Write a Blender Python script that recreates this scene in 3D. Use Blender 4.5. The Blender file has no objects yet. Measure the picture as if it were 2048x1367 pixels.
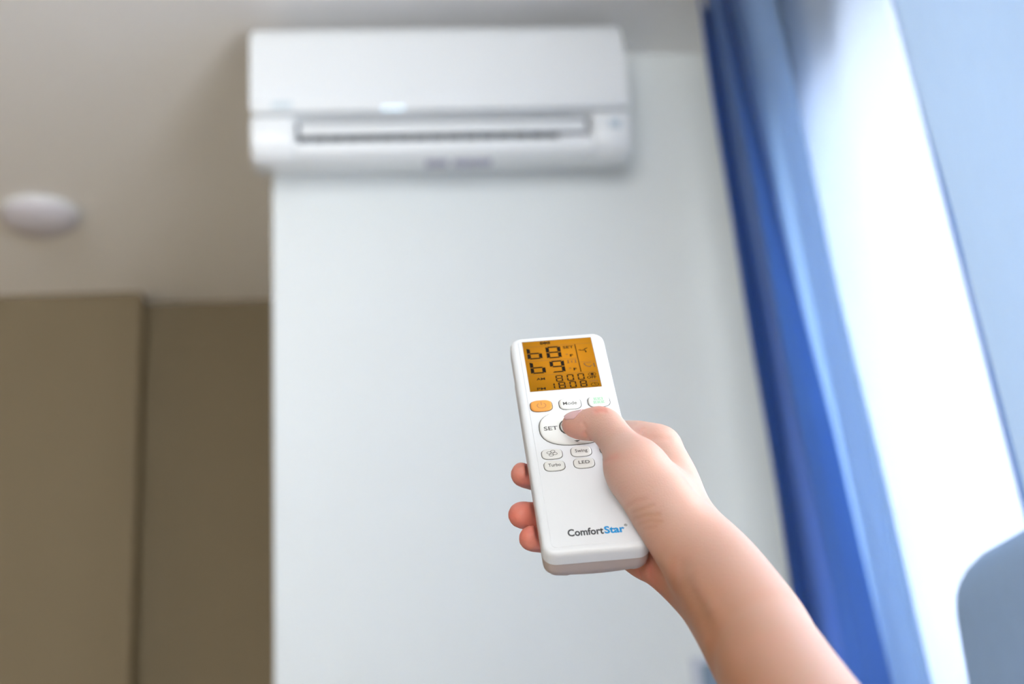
import bpy, bmesh, math
import numpy as np
from mathutils import Vector, Matrix

S = bpy.context.scene
COL = S.collection

# ------------------------------------------------------------------ camera
F_PX, CX, CY = 2844.0, 1024.0, 683.5
PITCH, ROLL, YAW = map(math.radians, (21.0, -3.95, 5.9))
CAM = np.array([0.0, 0.0, 0.95])
fwd = np.array([math.sin(YAW)*math.cos(PITCH), math.cos(YAW)*math.cos(PITCH), math.sin(PITCH)])
rt0 = np.array([math.cos(YAW), -math.sin(YAW), 0.0])
up0 = np.cross(rt0, fwd)
RT = math.cos(ROLL)*rt0 + math.sin(ROLL)*up0
UP = -math.sin(ROLL)*rt0 + math.cos(ROLL)*up0
cam_d = bpy.data.cameras.new('camera')
cam = bpy.data.objects.new('camera', cam_d); COL.objects.link(cam)
cam.matrix_world = Matrix(((RT[0], UP[0], -fwd[0], CAM[0]), (RT[1], UP[1], -fwd[1], CAM[1]),
                           (RT[2], UP[2], -fwd[2], CAM[2]), (0, 0, 0, 1)))
cam_d.sensor_width = 36.0
cam_d.lens = F_PX/2048*36
cam_d.clip_start = 0.02
cam_d.dof.use_dof = True
cam_d.dof.focus_distance = 0.69
cam_d.dof.aperture_fstop = 6.3
S.camera = cam

# ------------------------------------------------------------------ world, exposure, daylight, fill lamps
S.view_settings.view_transform = 'Standard'
S.view_settings.look = 'None'
S.view_settings.gamma = 1.0
S.view_settings.use_curve_mapping = False
S.view_settings.exposure = 0.0
w = bpy.data.worlds.new('world'); S.world = w; w.use_nodes = True
bg = w.node_tree.nodes['Background']
bg.inputs[0].default_value = (0.90, 0.95, 1.0, 1)
bg.inputs[1].default_value = 8.5

def area(name, loc, target, sx, sy, power, color):
    d = bpy.data.lights.new(name, 'AREA'); d.shape = 'RECTANGLE'; d.size = sx; d.size_y = sy
    d.energy = power; d.color = color
    o = bpy.data.objects.new(name, d); COL.objects.link(o); o.location = loc
    v = Vector(target)-Vector(loc)
    o.rotation_euler = v.to_track_quat('-Z', 'Y').to_euler()
    return o
# daylight through the side window (uncovered part)
o = area('window_daylight', (0.72, 0.45, 1.42), (-0.9, 3.1, 2.75), 0.60, 1.0, 5.5, (0.95, 0.97, 1.0))
o.data.spread = math.radians(75)
area('rear_fill_light', (-1.2, -5.1, 1.55), (-0.1, 2.6, 1.5), 2.6, 1.9, 80, (1.0, 0.97, 0.92))  # added fill lamp behind the camera, brightens the white wall

area('alcove_fill_light', (-2.6, 3.2, 0.7), (-0.4, 3.7, 2.7), 0.8, 0.8, 8.5, (1.0, 0.80, 0.56))  # added warm fill for the alcove

# ------------------------------------------------------------------ helpers
def ray(x, y):
    return (x-CX)/F_PX*RT - (y-CY)/F_PX*UP + fwd
def on_plane(x, y, axis, v):
    d = ray(x, y); s = (v-CAM[axis])/d[axis]
    return CAM + s*d
def c2w(P):                       # camera space (right, down, forward) -> world
    P = np.asarray(P, float)
    return CAM + P[..., 0:1]*RT - P[..., 1:2]*UP + P[..., 2:3]*fwd

def mat(name, color, rough=0.5, spec=0.5, metal=0.0, noise=0.0, nscale=40, bump=0.0, bscale=200,
        emit=0.0, coat=0.0, stretch=None):
    m = bpy.data.materials.new(name); m.use_nodes = True
    nt = m.node_tree; b = nt.nodes['Principled BSDF']
    b.inputs['Base Color'].default_value = (*color, 1)
    b.inputs['Roughness'].default_value = rough
    b.inputs['Specular IOR Level'].default_value = spec
    b.inputs['Metallic'].default_value = metal
    b.inputs['Coat Weight'].default_value = coat
    tc = nt.nodes.new('ShaderNodeTexCoord')
    src = tc.outputs['Object']
    if stretch:
        mp = nt.nodes.new('ShaderNodeMapping'); mp.inputs['Scale'].default_value = stretch
        nt.links.new(src, mp.inputs[0]); src = mp.outputs[0]
    if noise:
        n = nt.nodes.new('ShaderNodeTexNoise'); n.inputs['Scale'].default_value = nscale
        n.inputs['Detail'].default_value = 4
        nt.links.new(src, n.inputs['Vector'])
        r = nt.nodes.new('ShaderNodeMapRange')
        r.inputs['To Min'].default_value = 1-noise; r.inputs['To Max'].default_value = 1+noise
        nt.links.new(n.outputs['Fac'], r.inputs['Value'])
        mx = nt.nodes.new('ShaderNodeVectorMath'); mx.operation = 'SCALE'
        mx.inputs[0].default_value = color
        nt.links.new(r.outputs[0], mx.inputs['Scale'])
        nt.links.new(mx.outputs[0], b.inputs['Base Color'])
    if bump:
        n2 = nt.nodes.new('ShaderNodeTexNoise'); n2.inputs['Scale'].default_value = bscale
        nt.links.new(src, n2.inputs['Vector'])
        bp = nt.nodes.new('ShaderNodeBump'); bp.inputs['Strength'].default_value = bump
        bp.inputs['Distance'].default_value = 0.001
        nt.links.new(n2.outputs['Fac'], bp.inputs['Height'])
        nt.links.new(bp.outputs[0], b.inputs['Normal'])
    if emit:
        b.inputs['Emission Color'].default_value = (*color, 1)
        b.inputs['Emission Strength'].default_value = emit
    return m

def link(name, me, parent=None, m=None, smooth=False):
    o = bpy.data.objects.new(name, me); COL.objects.link(o)
    if m: me.materials.append(m)
    if smooth:
        for p in me.polygons: p.use_smooth = True
    if parent: o.parent = parent
    return o
def from_bm(name, bm, m, parent=None, smooth=False):
    me = bpy.data.meshes.new(name)
    bmesh.ops.recalc_face_normals(bm, faces=bm.faces)
    bm.to_mesh(me); bm.free()
    return link(name, me, parent, m, smooth)
def box(bm, x0, x1, y0, y1, z0, z1, bev=0.0, seg=2):
    r = bmesh.ops.create_cube(bm, size=1)
    for v in r['verts']:
        v.co = Vector((x0+(v.co.x+.5)*(x1-x0), y0+(v.co.y+.5)*(y1-y0), z0+(v.co.z+.5)*(z1-z0)))
    if bev:
        es = list({e for v in r['verts'] for e in v.link_edges})
        bmesh.ops.bevel(bm, geom=es, offset=bev, segments=seg, profile=0.5, affect='EDGES')
def boxo(name, x0, x1, y0, y1, z0, z1, m, parent=None, bev=0.0, seg=2):
    bm = bmesh.new(); box(bm, x0, x1, y0, y1, z0, z1, bev, seg)
    return from_bm(name, bm, m, parent, smooth=False)
def structure(o): o['kind'] = 'structure'; return o
def tag(o, label, cat, group=None):
    o['label'] = label; o['category'] = cat
    if group: o['group'] = group
    return o
def empty(name, loc=(0, 0, 0)):
    o = bpy.data.objects.new(name, None); COL.objects.link(o); o.location = loc; o.empty_display_size = .05
    return o
def autosmooth(o, ang=35):
    for p in o.data.polygons: p.use_smooth = True
    o.data.set_sharp_from_angle(angle=math.radians(ang))
    return o

# ------------------------------------------------------------------ materials
M_wall = mat('white_paint', (0.82, 0.86, 0.865), 0.85, 0.2, noise=0.012, nscale=3, bump=0.08, bscale=260)
M_ceil = mat('ceiling_paint', (0.88, 0.87, 0.86), 0.9, 0.2, noise=0.012, nscale=3, bump=0.06, bscale=200)
M_tan = mat('tan_paint', (0.245, 0.198, 0.128), 0.85, 0.2, noise=0.03, nscale=2.5, bump=0.08, bscale=260)
M_floor = mat('oak_floor', (0.62, 0.54, 0.45), 0.45, 0.4, noise=0.15, nscale=6, stretch=(1, 8, 1))
M_frame = mat('window_white', (0.8, 0.82, 0.84), 0.4)
M_ac = mat('air_conditioner_plastic', (0.83, 0.86, 0.88), 0.28, 0.5, noise=0.005, nscale=5)
M_ac2 = mat('air_conditioner_plastic_soft', (0.78, 0.79, 0.82), 0.45, 0.4, noise=0.005, nscale=5)
M_slot = mat('outlet_dark_plastic', (0.16, 0.19, 0.23), 0.6, 0.3, noise=0.01)
M_fin = mat('fin_plastic', (0.45, 0.49, 0.52), 0.5, 0.3, noise=0.01)
M_blue_lab = mat('pale_blue_print', (0.60, 0.70, 0.76), 0.4, noise=0.01)
M_grey_lab = mat('grey_print', (0.42, 0.42, 0.52), 0.5, noise=0.01)
M_lamp = mat('opal_lamp', (0.62, 0.60, 0.66), 0.35, noise=0.01)

# ------------------------------------------------------------------ room
YF = 2.618                         # front plane of the air conditioner
YW = 2.818                         # white wall behind it
ZC = 2.75                          # ceiling
XC = -0.214                        # free corner of the white wall
XW = 0.82                          # window wall
bm = bmesh.new(); box(bm, -2.9, 1.1, -5.5, 4.5, -0.1, 0)
structure(from_bm('floor', bm, M_floor))
bm = bmesh.new(); box(bm, -2.9, 1.1, -5.5, 4.5, ZC, ZC+.1)
structure(from_bm('ceiling', bm, M_ceil))
structure(boxo('wall_front', XC, 1.02, YW, 4.4, 0, ZC, M_wall, bev=0.004, seg=2))
structure(boxo('wall_back', -2.9, XC+0.02, 4.222, 4.42, 0, ZC, M_tan))
structure(boxo('wall_closet', -2.9, -0.713, 4.130, 4.23, 0, ZC, M_tan, bev=0.003))
structure(boxo('wall_left', -2.95, -2.75, -5.4, 4.4, 0, ZC, M_tan))
# window wall with an opening
WY0, WY1, WZ0, WZ1 = 0.12, 2.19, 0.92, 2.2
bm = bmesh.new()
box(bm, XW, XW+.2, WY1, YW, 0, ZC); box(bm, XW, XW+.2, -5.4, WY0, 0, ZC)
box(bm, XW, XW+.2, WY0, WY1, 0, WZ0); box(bm, XW, XW+.2, WY0, WY1, WZ1, ZC)
structure(from_bm('wall_right', bm, M_wall))
# rear wall with an opening
bm = bmesh.new()
box(bm, -2.9, -2.55, -5.4, -5.2, 0, ZC); box(bm, 0.15, 1.1, -5.4, -5.2, 0, ZC)
box(bm, -2.55, 0.15, -5.4, -5.2, 0, 0.55); box(bm, -2.55, 0.15, -5.4, -5.2, 2.55, ZC)
structure(from_bm('wall_rear', bm, M_wall))
def window(name, axis, a0, a1, z0, z1, c0, c1, mull):
    root = empty(name, (0, 0, 0)); structure(root)
    def b(nm, u0, u1, w0, w1, cc0, cc1, m):
        if axis == 'x': return boxo(nm, cc0, cc1, u0, u1, w0, w1, m, root, bev=0.002)
        return boxo(nm, u0, u1, cc0, cc1, w0, w1, m, root, bev=0.002)
    t = 0.05
    b('frame_rail', a0, a1, z0, z0+t, c0, c1, M_frame); b('frame_rail', a0, a1, z1-t, z1, c0, c1, M_frame)
    for u in [a0]+mull+[a1-t]:
        b('frame_stile', u, u+t, z0+t, z1-t, c0, c1, M_frame)
    gm = bpy.data.materials.new('window_glass_'+name); gm.use_nodes = True
    nt = gm.node_tree; nt.nodes.clear()
    out = nt.nodes.new('ShaderNodeOutputMaterial'); tr = nt.nodes.new('ShaderNodeBsdfTransparent')
    gl = nt.nodes.new('ShaderNodeBsdfGlossy'); gl.inputs['Roughness'].default_value = 0.02
    mx = nt.nodes.new('ShaderNodeMixShader'); mx.inputs[0].default_value = 0.05
    nt.links.new(tr.outputs[0], mx.inputs[1]); nt.links.new(gl.outputs[0], mx.inputs[2])
    nt.links.new(mx.outputs[0], out.inputs[0])
    cm = (c0+c1)/2
    us = [a0]+mull+[a1-t]
    for i in range(len(us)-1):
        b('pane', us[i]+t, us[i+1], z0+t, z1-t, cm-.002, cm+.002, gm)
    return root
window('window_1', 'x', WY0, WY1, WZ0, WZ1, XW+.16, XW+.2, [1.0])
window('added_rear_window', 'y', -2.55, 0.15, 0.55, 2.55, -5.38, -5.34, [-1.2])  # unseen rear window, added to carry the fill from behind the camera
structure(boxo('trim_1', XW-.06, XW+.18, WY0-.05, WY1+.03, WZ0-.03, WZ0, M_frame, bev=0.004))   # sill

# ------------------------------------------------------------------ ceiling lamp in the alcove
def lathe(name, prof, m, parent=None, n=48, smooth=True):
    bm = bmesh.new(); rings = []
    for r, z in prof:
        if r < 1e-6: rings.append([bm.verts.new((0, 0, z))])
        else: rings.append([bm.verts.new((r*math.cos(2*math.pi*i/n), r*math.sin(2*math.pi*i/n), z)) for i in range(n)])
    for a, b in zip(rings, rings[1:]):
        for i in range(n):
            j = (i+1) % n
            if len(a) == 1 and len(b) == 1: continue
            if len(a) == 1: bm.faces.new((a[0], b[i], b[j]))
            elif len(b) == 1: bm.faces.new((a[i], a[j], b[0]))
            else: bm.faces.new((a[i], a[j], b[j], b[i]))
    return from_bm(name, bm, m, parent, smooth)
lp = on_plane(80, 437, 2, ZC-.02)
lamp = tag(empty('ceiling_lamp', (lp[0], lp[1], ZC)), 'round grey-white dome lamp flush on the alcove ceiling, switched off', 'ceiling lamp')
o = lathe('base_ring', [(0, 0), (.104, 0), (.106, -.004), (.106, -.012), (.1, -.016), (0, -.016)], M_frame, lamp)
o = lathe('lamp_shade', [(.101, -.014), (.101, -.022), (.096, -.032), (.08, -.043), (.055, -.051), (.028, -.055), (0, -.056)], M_lamp, lamp)

# ------------------------------------------------------------------ air conditioner
X0, X1 = -0.244, 0.557
ac = tag(empty('air_conditioner', ((X0+X1)/2, YW, 2.43)), 'white split air conditioner mounted high on the white wall', 'air conditioner')
def acpart(o):
    o.parent = ac; o.matrix_parent_inverse = Matrix.Translation(-ac.location); return o
def zat(pyx, yoff, x=880):          # height seen at that image row on the plane yoff in front of the wall
    return float(on_plane(x, pyx, 1, YW-yoff)[2])
# profile (yoff, z) of the closed ends, front to back underneath
lowp = [(.196, 2.481), (.195, 2.455), (.190, 2.430), (.180, 2.410), (.165, 2.399), (.14, 2.3975), (.11, 2.406), (.05, 2.430), (.0, 2.447)]
def extrude(name, prof, x0, x1, m, bev=0.0, nx=1):
    bm = bmesh.new()
    a = [bm.verts.new((x0, YW-p, z)) for p, z in prof]; b = [bm.verts.new((x1, YW-p, z)) for p, z in prof]
    bm.faces.new(a); bm.faces.new(b[::-1])
    n = len(prof)
    for i in range(n):
        j = (i+1) % n; bm.faces.new((a[i], a[j], b[j], b[i]))
    if bev:
        es = [e for e in bm.edges if abs(e.verts[0].co.x-e.verts[1].co.x) < 1e-6]
        bmesh.ops.bevel(bm, geom=es, offset=bev, segments=3, profile=0.5, affect='EDGES')
    o = from_bm(name, bm, m); autosmooth(o, 40); return acpart(o)
CL, CR = X0+.093, X1-.083           # the ends of the outlet
body_top = [(.0, 2.69), (.17, 2.69), (.184, 2.68), (.184, 2.494), (.165, 2.4815), (.0, 2.4815)]
extrude('chassis', body_top, X0+.004, X1-.004, M_ac, 0.002)
endp = [(.0, 2.481)] + lowp
extrude('end_cover', endp, X0, CL, M_ac, 0.006)
extrude('end_cover', endp, CR, X1, M_ac, 0.006)
# lower lip between the end covers, with the outlet cavity above it
lip = [(.176, 2.4265), (.184, 2.4255), (.183, 2.411), (.178, 2.404), (.165, 2.399), (.14, 2.3975), (.11, 2.406), (.05, 2.430), (.0, 2.447), (.0, 2.453), (.10, 2.415), (.165, 2.413)]
extrude('lower_lip', lip, CL+.0005, CR-.0005, M_ac)
cav = [(.0, 2.4812), (.165, 2.4812), (.165, 2.479), (.115, 2.476), (.115, 2.4175), (.16, 2.4155), (.16, 2.4135), (.10, 2.4155), (.0, 2.4535)]
extrude('air_outlet', cav, CL+.0005, CR-.0005, M_slot)
# front panel, slightly bowed
fp = []
N = 14
for i in range(N+1):
    t = i/N; z = 2.700-(2.700-2.4925)*t
    bow = .004*math.sin(math.pi*t) + (.010 if False else 0)
    edge = 0.0
    if t < .08: edge = .010*(1-t/.08)**2
    fp.append((.197+bow-edge, z))
fp += [(.190, 2.4905), (.1845, 2.4925), (.1845, 2.694), (.1845, 2.701)]
extrude('front_panel', fp, X0, X1, M_ac, 0.008)
# louver blade and the vertical fins behind it
lv = [(.186, 2.4395), (.191, 2.441), (.192, 2.452), (.189, 2.4655), (.183, 2.4665), (.178, 2.452), (.180, 2.441)]
extrude('louver', lv, CL+.008, CR-.012, M_ac, 0.001)
nf = 16
for i in range(nf):
    x = CL+.03+(CR-CL-.09)*i/(nf-1)
    bm = bmesh.new(); box(bm, x-.0012, x+.0012, YW-.176, YW-.118, 2.4185, 2.475, 0.0004, 1)
    acpart(from_bm('fin', bm, M_fin))
extrude('air_guide', [(.166, 2.427), (.175, 2.427), (.175, 2.439), (.166, 2.439)], CR-.07, CR-.001, M_ac2)
boxl = lambda nm, a, b, c, d, m: acpart(boxo(nm, a, b, YW-.1995, YW-.196, c, d, m, None, 0.0008))
lb = on_plane(562, 208, 1, YF)
boxl('brand_plate', lb[0]-.020, lb[0]+.022, lb[2]-.008, lb[2]+.006, M_blue_lab)
M_ind = mat('indicator_light', (0.72, 0.88, 1.0), 0.2, emit=0.9)
li = on_plane(786, 212, 1, YF)
boxl('indicator_light', li[0]-.022, li[0]+.022, 2.4935, 2.500, M_ind)
dp = on_plane(1232, 255, 1, YF)
M_disp = mat('display_window', (0.50, 0.60, 0.68), 0.2)
acpart(boxo('display', dp[0]-.012, dp[0]+.012, YW-.1975, YW-.19, 2.444, 2.462, M_disp, None, 0.001))
# printed notes under the lip
for xa, xb in ((850, 893), (905, 980)):
    p = on_plane(xa, 335, 1, YW-.09); q = on_plane(xb, 335, 1, YW-.09)
    acpart(boxo('notice_sticker', p[0], q[0], YW-.150, YW-.120, 2.3965, 2.4035, M_grey_lab, None, 0.0003))

# ------------------------------------------------------------------ switch on the white wall
sp = on_plane(1428, 1358, 1, YW)
sw = tag(empty('light_switch', (sp[0], YW, sp[2])), 'pale wall switch with a grey-blue rocker, low on the white wall beside the forearm', 'light switch')
M_rock = mat('rocker_plastic', (0.22, 0.30, 0.40), 0.35, noise=0.01)
M_plate = mat('switch_plate', (0.62, 0.66, 0.74), 0.35, noise=0.01)
boxo('plate', -.045, .045, -.009, 0, -.045, .045, M_plate, sw, 0.003)
boxo('rocker', -.026, .026, -.014, -.008, -.030, .030, M_rock, sw, 0.003)

# ------------------------------------------------------------------ curtains
def cloth(name, color, trans, transp=0.0, rough=0.6, sheen=0.2):
    m = bpy.data.materials.new(name); m.use_nodes = True
    nt = m.node_tree; nt.nodes.clear()
    out = nt.nodes.new('ShaderNodeOutputMaterial')
    pb = nt.nodes.new('ShaderNodeBsdfPrincipled'); pb.inputs['Roughness'].default_value = rough
    pb.inputs['Sheen Weight'].default_value = sheen; pb.inputs['Specular IOR Level'].default_value = 0.15
    tl = nt.nodes.new('ShaderNodeBsdfTranslucent')
    tc = nt.nodes.new('ShaderNodeTexCoord'); wv = nt.nodes.new('ShaderNodeTexNoise')
    mp = nt.nodes.new('ShaderNodeMapping'); mp.inputs['Scale'].default_value = (60, 60, 3)
    wv.inputs['Scale'].default_value = 6
    nt.links.new(tc.outputs['Object'], mp.inputs[0]); nt.links.new(mp.outputs[0], wv.inputs['Vector'])
    rg = nt.nodes.new('ShaderNodeMapRange'); rg.inputs['To Min'].default_value = .95; rg.inputs['To Max'].default_value = 1.05
    nt.links.new(wv.outputs['Fac'], rg.inputs['Value'])
    for nd, c in ((pb.inputs['Base Color'], color), (tl.inputs['Color'], trans)):
        s = nt.nodes.new('ShaderNodeVectorMath'); s.operation = 'SCALE'; s.inputs[0].default_value = c
        nt.links.new(rg.outputs[0], s.inputs['Scale']); nt.links.new(s.outputs[0], nd)
    mx = nt.nodes.new('ShaderNodeMixShader'); mx.inputs[0].default_value = 0.5
    nt.links.new(pb.outputs[0], mx.inputs[1]); nt.links.new(tl.outputs[0], mx.inputs[2])
    last = mx.outputs[0]
    if transp:
        tp = nt.nodes.new('ShaderNodeBsdfTransparent'); m2 = nt.nodes.new('ShaderNodeMixShader')
        m2.inputs[0].default_value = transp
        nt.links.new(last, m2.inputs[1]); nt.links.new(tp.outputs[0], m2.inputs[2]); last = m2.outputs[0]
    nt.links.new(last, out.inputs[0])
    return m
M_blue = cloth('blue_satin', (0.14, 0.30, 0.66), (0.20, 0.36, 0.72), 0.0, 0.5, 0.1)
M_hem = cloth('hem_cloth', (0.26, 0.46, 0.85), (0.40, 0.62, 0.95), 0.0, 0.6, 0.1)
M_lit_edge = cloth('lit_edge_cloth', (0.40, 0.58, 0.92), (0.70, 0.86, 1.0), 0.0, 0.6, 0.1)  # curtain edge of the same blue fabric, backlight painted in as paler colour
M_lit_blue = cloth('lit_blue_cloth', (0.56, 0.70, 0.92), (0.94, 1.0, 1.0), 0.0, 0.6, 0.2)  # same blue fabric again, the window's backlight put into a paler colour
M_sheer = cloth('white_sheer', (0.70, 0.80, 0.94), (0.60, 0.64, 0.71), 0.12, 0.7, 0.1)

def curtain(name, folds, m, z0=0.03, z1=2.70, sub=6, rows=40, ripple=0.0, parent=None):
    """folds: (image x at the top edge, image x at the bottom edge, plane X) -> vertical fold lines on that plane"""
    lines = []
    for xt, xb, X in folds:
        a = on_plane(xt, 0, 0, X); b = on_plane(xb, 1367, 0, X)
        k = (b[1]-a[1])/(b[2]-a[2])
        lines.append((X, a[1], a[2], k))
    n = len(lines); us = np.linspace(0, n-1, (n-1)*sub+1)
    verts = []
    for r in range(rows+1):
        z = z0+(z1-z0)*r/rows
        P = np.array([(X, y0+k*(z-za)) for X, y0, za, k in lines])
        for u in us:
            i = min(int(u), n-2); t = u-i; t = (1-math.cos(math.pi*t))/2*.6 + t*.4
            p = P[i]*(1-t)+P[i+1]*t
            ex = ripple*math.sin(u*2.1+z*5.0)+ripple*.6*math.sin(u*1.3-z*11)
            verts.append((p[0]+ex, p[1], z))
    c = len(us); faces = [(r*c+i, r*c+i+1, (r+1)*c+i+1, (r+1)*c+i) for r in range(rows) for i in range(c-1)]
    me = bpy.data.meshes.new(name); me.from_pydata(verts, [], faces)
    o = link(name, me, parent, m, smooth=True)
    sol = o.modifiers.new('thickness', 'SOLIDIFY'); sol.thickness = 0.0012
    return o
rod_z = 2.715
rod = tag(empty('curtain_rail', (0.73, 0.8, rod_z)), 'white ceiling curtain rail above the window', 'curtain rail')
o = boxo('rail', -.02, .02, -1.7, 1.66, -.008, .035, M_frame, rod, 0.003)

blue = tag(empty('curtain', (0.72, 2.4, 0.02)), 'dark blue satin curtain gathered beside the white wall', 'curtain')
def cpart(o, root):
    o.parent = root; o.matrix_parent_inverse = Matrix.Translation(-root.location); return o
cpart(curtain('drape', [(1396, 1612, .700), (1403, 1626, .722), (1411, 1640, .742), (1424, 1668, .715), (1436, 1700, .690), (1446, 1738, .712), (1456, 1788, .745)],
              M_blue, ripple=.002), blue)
lit_edge = cpart(curtain('backlit_edge', [(1455, 1786, .7455), (1480, 1800, .735), (1505, 1822, .722), (1528, 1842, .728), (1545, 1862, .712)], M_lit_edge, ripple=.002), blue)
lit_edge['label'] = 'pale backlit edge of the curtain'
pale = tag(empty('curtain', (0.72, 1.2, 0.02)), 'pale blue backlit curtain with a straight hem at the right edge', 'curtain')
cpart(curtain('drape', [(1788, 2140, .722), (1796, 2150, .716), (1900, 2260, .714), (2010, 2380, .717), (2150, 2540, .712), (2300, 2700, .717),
                        (2480, 2900, .712)], M_lit_blue, ripple=.003), pale)
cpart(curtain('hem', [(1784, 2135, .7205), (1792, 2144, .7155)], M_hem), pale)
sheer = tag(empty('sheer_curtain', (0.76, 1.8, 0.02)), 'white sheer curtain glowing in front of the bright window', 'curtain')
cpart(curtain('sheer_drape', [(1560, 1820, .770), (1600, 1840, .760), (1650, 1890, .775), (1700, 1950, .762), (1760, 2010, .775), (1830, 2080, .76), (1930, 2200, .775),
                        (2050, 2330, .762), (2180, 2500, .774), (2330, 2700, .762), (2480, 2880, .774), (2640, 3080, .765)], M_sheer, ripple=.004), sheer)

# ------------------------------------------------------------------ chair by the window
M_cush = mat('chair_cloth', (0.42, 0.62, 0.98), 0.9, 0.1, noise=0.05, bump=0.3, bscale=600)
M_leg = mat('dark_wood', (0.10, 0.06, 0.035), 0.4, noise=0.1, nscale=20)
ch = tag(empty('armchair', (0.42, 0.98, 0.0)), 'blue-grey high-backed upholstered chair by the bright window, rounded top in the lower right corner', 'chair')
def soft(name, x0, x1, y0, y1, z0, z1, bev, m):
    o = boxo(name, x0, x1, y0, y1, z0, z1, m, ch, bev, 6); autosmooth(o, 60); return o
soft('backrest', .075, .225, -.23, .27,   .36, 1.205, .058, M_cush)
soft('seat', -.36, .10, -.22, .26, .34, .47, .035, M_cush)
soft('armrest', -.34, .10, -.30, -.225, .34, .64, .03, M_cush)
soft('armrest', -.34, .10, .265, .34, .34, .64, .03, M_cush)
for lx in (-.31, .17):
    for ly in (-.19, .23): soft('leg', lx-.02, lx+.02, ly-.02, ly+.02, 0.0, .35, .004, M_leg)

# ------------------------------------------------------------------ remote control
RL = np.array([[0.9946, 0.1034, 0.0112], [-0.0751, 0.6402, 0.7646], [0.0719, -0.7613, 0.6445]])
TL = np.array([0.0312, 0.0450, 0.7010])
def rem_cam(P):                     # remote local mm (x right, y towards the lower end, z behind the face) -> camera space m
    return TL + np.asarray(P, float)/1000 @ RL.T
rem = tag(empty('remote_control'), 'white air conditioner remote with an amber lit screen, held in the hand', 'remote control')
ax = [RL[:, 0], -RL[:, 1], -RL[:, 2]]
wx = [a[0]*RT - a[1]*UP + a[2]*fwd for a in ax]
wo = c2w(TL)
rem.matrix_world = Matrix(((wx[0][0], wx[1][0], wx[2][0], wo[0]), (wx[0][1], wx[1][1], wx[2][1], wo[1]),
                           (wx[0][2], wx[1][2], wx[2][2], wo[2]), (0, 0, 0, 1)))
M_rw = mat('remote_white', (0.74, 0.77, 0.815), 0.32, 0.5, noise=0.004, nscale=30)
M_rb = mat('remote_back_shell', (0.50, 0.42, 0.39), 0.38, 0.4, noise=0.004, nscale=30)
M_gap = mat('button_gap', (0.10, 0.10, 0.095), 0.7, 0.2, noise=0.01)
M_btn = mat('button_white', (0.71, 0.72, 0.71), 0.4, 0.4, noise=0.004)
M_org = mat('button_orange', (0.74, 0.31, 0.06), 0.4, 0.4, noise=0.01)
M_ink = mat('grey_ink', (0.07, 0.07, 0.07), 0.6, noise=0.01)
M_green = mat('green_ink', (0.25, 0.62, 0.36), 0.6, noise=0.01)
M_brown = mat('brown_ink', (0.45, 0.20, 0.07), 0.6, noise=0.01)
M_logo = mat('dark_logo_ink', (0.025, 0.03, 0.04), 0.5, noise=0.01)
M_logob = mat('blue_logo_ink', (0.0, 0.29, 0.70), 0.5, noise=0.01)
M_seg = mat('screen_segment', (0.012, 0.007, 0.004), 0.6, 0.1, noise=0.01)
M_line = mat('screen_line', (0.13, 0.055, 0.008), 0.5, noise=0.01)
mm = .001
def rrect(w_, h_, r, n=8, cx=0, cy=0):
    pts = []
    for qx, qy, a0 in ((1, 1, 0), (-1, 1, 90), (-1, -1, 180), (1, -1, 270)):
        for i in range(n+1):
            a = math.radians(a0+90*i/n)
            pts.append((cx+qx*(w_/2-r)+r*math.cos(a), cy+qy*(h_/2-r)+r*math.sin(a)))
    return pts
def dens(pts, step):
    out = []
    for i, p in enumerate(pts):
        q = pts[(i+1) % len(pts)]; d = math.hypot(q[0]-p[0], q[1]-p[1]); k = max(1, int(d/step))
        for j in range(k): out.append((p[0]+(q[0]-p[0])*j/k, p[1]+(q[1]-p[1])*j/k))
    return out
def loft(name, rings, m, parent, cap0=True, cap1=True, smooth_ang=40):
    """rings: lists of (x, y, z) in mm, image-style y pointing down, z behind"""
    bm = bmesh.new(); R = [[bm.verts.new((x*mm, -y*mm, -z*mm)) for x, y, z in r] for r in rings]
    n = len(R[0])
    for a, b in zip(R, R[1:]):
        for i in range(n):
            j = (i+1) % n; bm.faces.new((a[i], a[j], b[j], b[i]))
    if cap0: bm.faces.new(R[0])
    if cap1: bm.faces.new(R[-1][::-1])
    o = from_bm(name, bm, m, parent); autosmooth(o, smooth_ang); return o
W, H = 50.0, 152.6
def body_ring(inset, z, step=3.0, r=6.5, bulge=None):
    P = dens(rrect(W-2*inset, H-2*inset, max(r-inset, 1.2), 8), step)
    return [(x, y, z if bulge is None else z+bulge(x, y)) for x, y in P]
# front shell with its softly rounded rim
fr = [body_ring(3.2, -0.15), body_ring(2.2, 0.0), body_ring(1.2, .35), body_ring(.5, 1.0), body_ring(.1, 2.0), body_ring(0, 3.5), body_ring(0, 8.0), body_ring(.5, 8.2)]
loft('front_shell', fr, M_rw, rem)
def bul(x, y):
    s = 2.6*(1-(x/25)**2)
    if -12.5 < x < 17.0: s -= .55
    return s
br = [body_ring(.9, 8.0), body_ring(.35, 8.5, 1.2), body_ring(.35, 13.0, 1.2, bulge=lambda x, y: 0), body_ring(.8, 15.0, 1.2, bulge=lambda x, y: bul(x, y)*.6),
      body_ring(2.2, 16.6, 1.2, bulge=bul), body_ring(4.2, 17.2, 1.2, bulge=bul)]
o = loft('back_shell', br, M_rb, rem, cap0=True, cap1=False)
# back face (grid that follows the bulge)
bm = bmesh.new(); g = []
xs = [-20.8+41.6*i/24 for i in range(25)]
for y in (-72.1, 72.1): g.append([bm.verts.new((x*mm, -y*mm, -(17.2+bul(x, y))*mm)) for x in xs])
for i in range(24): bm.faces.new((g[0][i], g[0][i+1], g[1][i+1], g[1][i]))
from_bm('battery_cover', bm, M_rb, rem)
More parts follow.
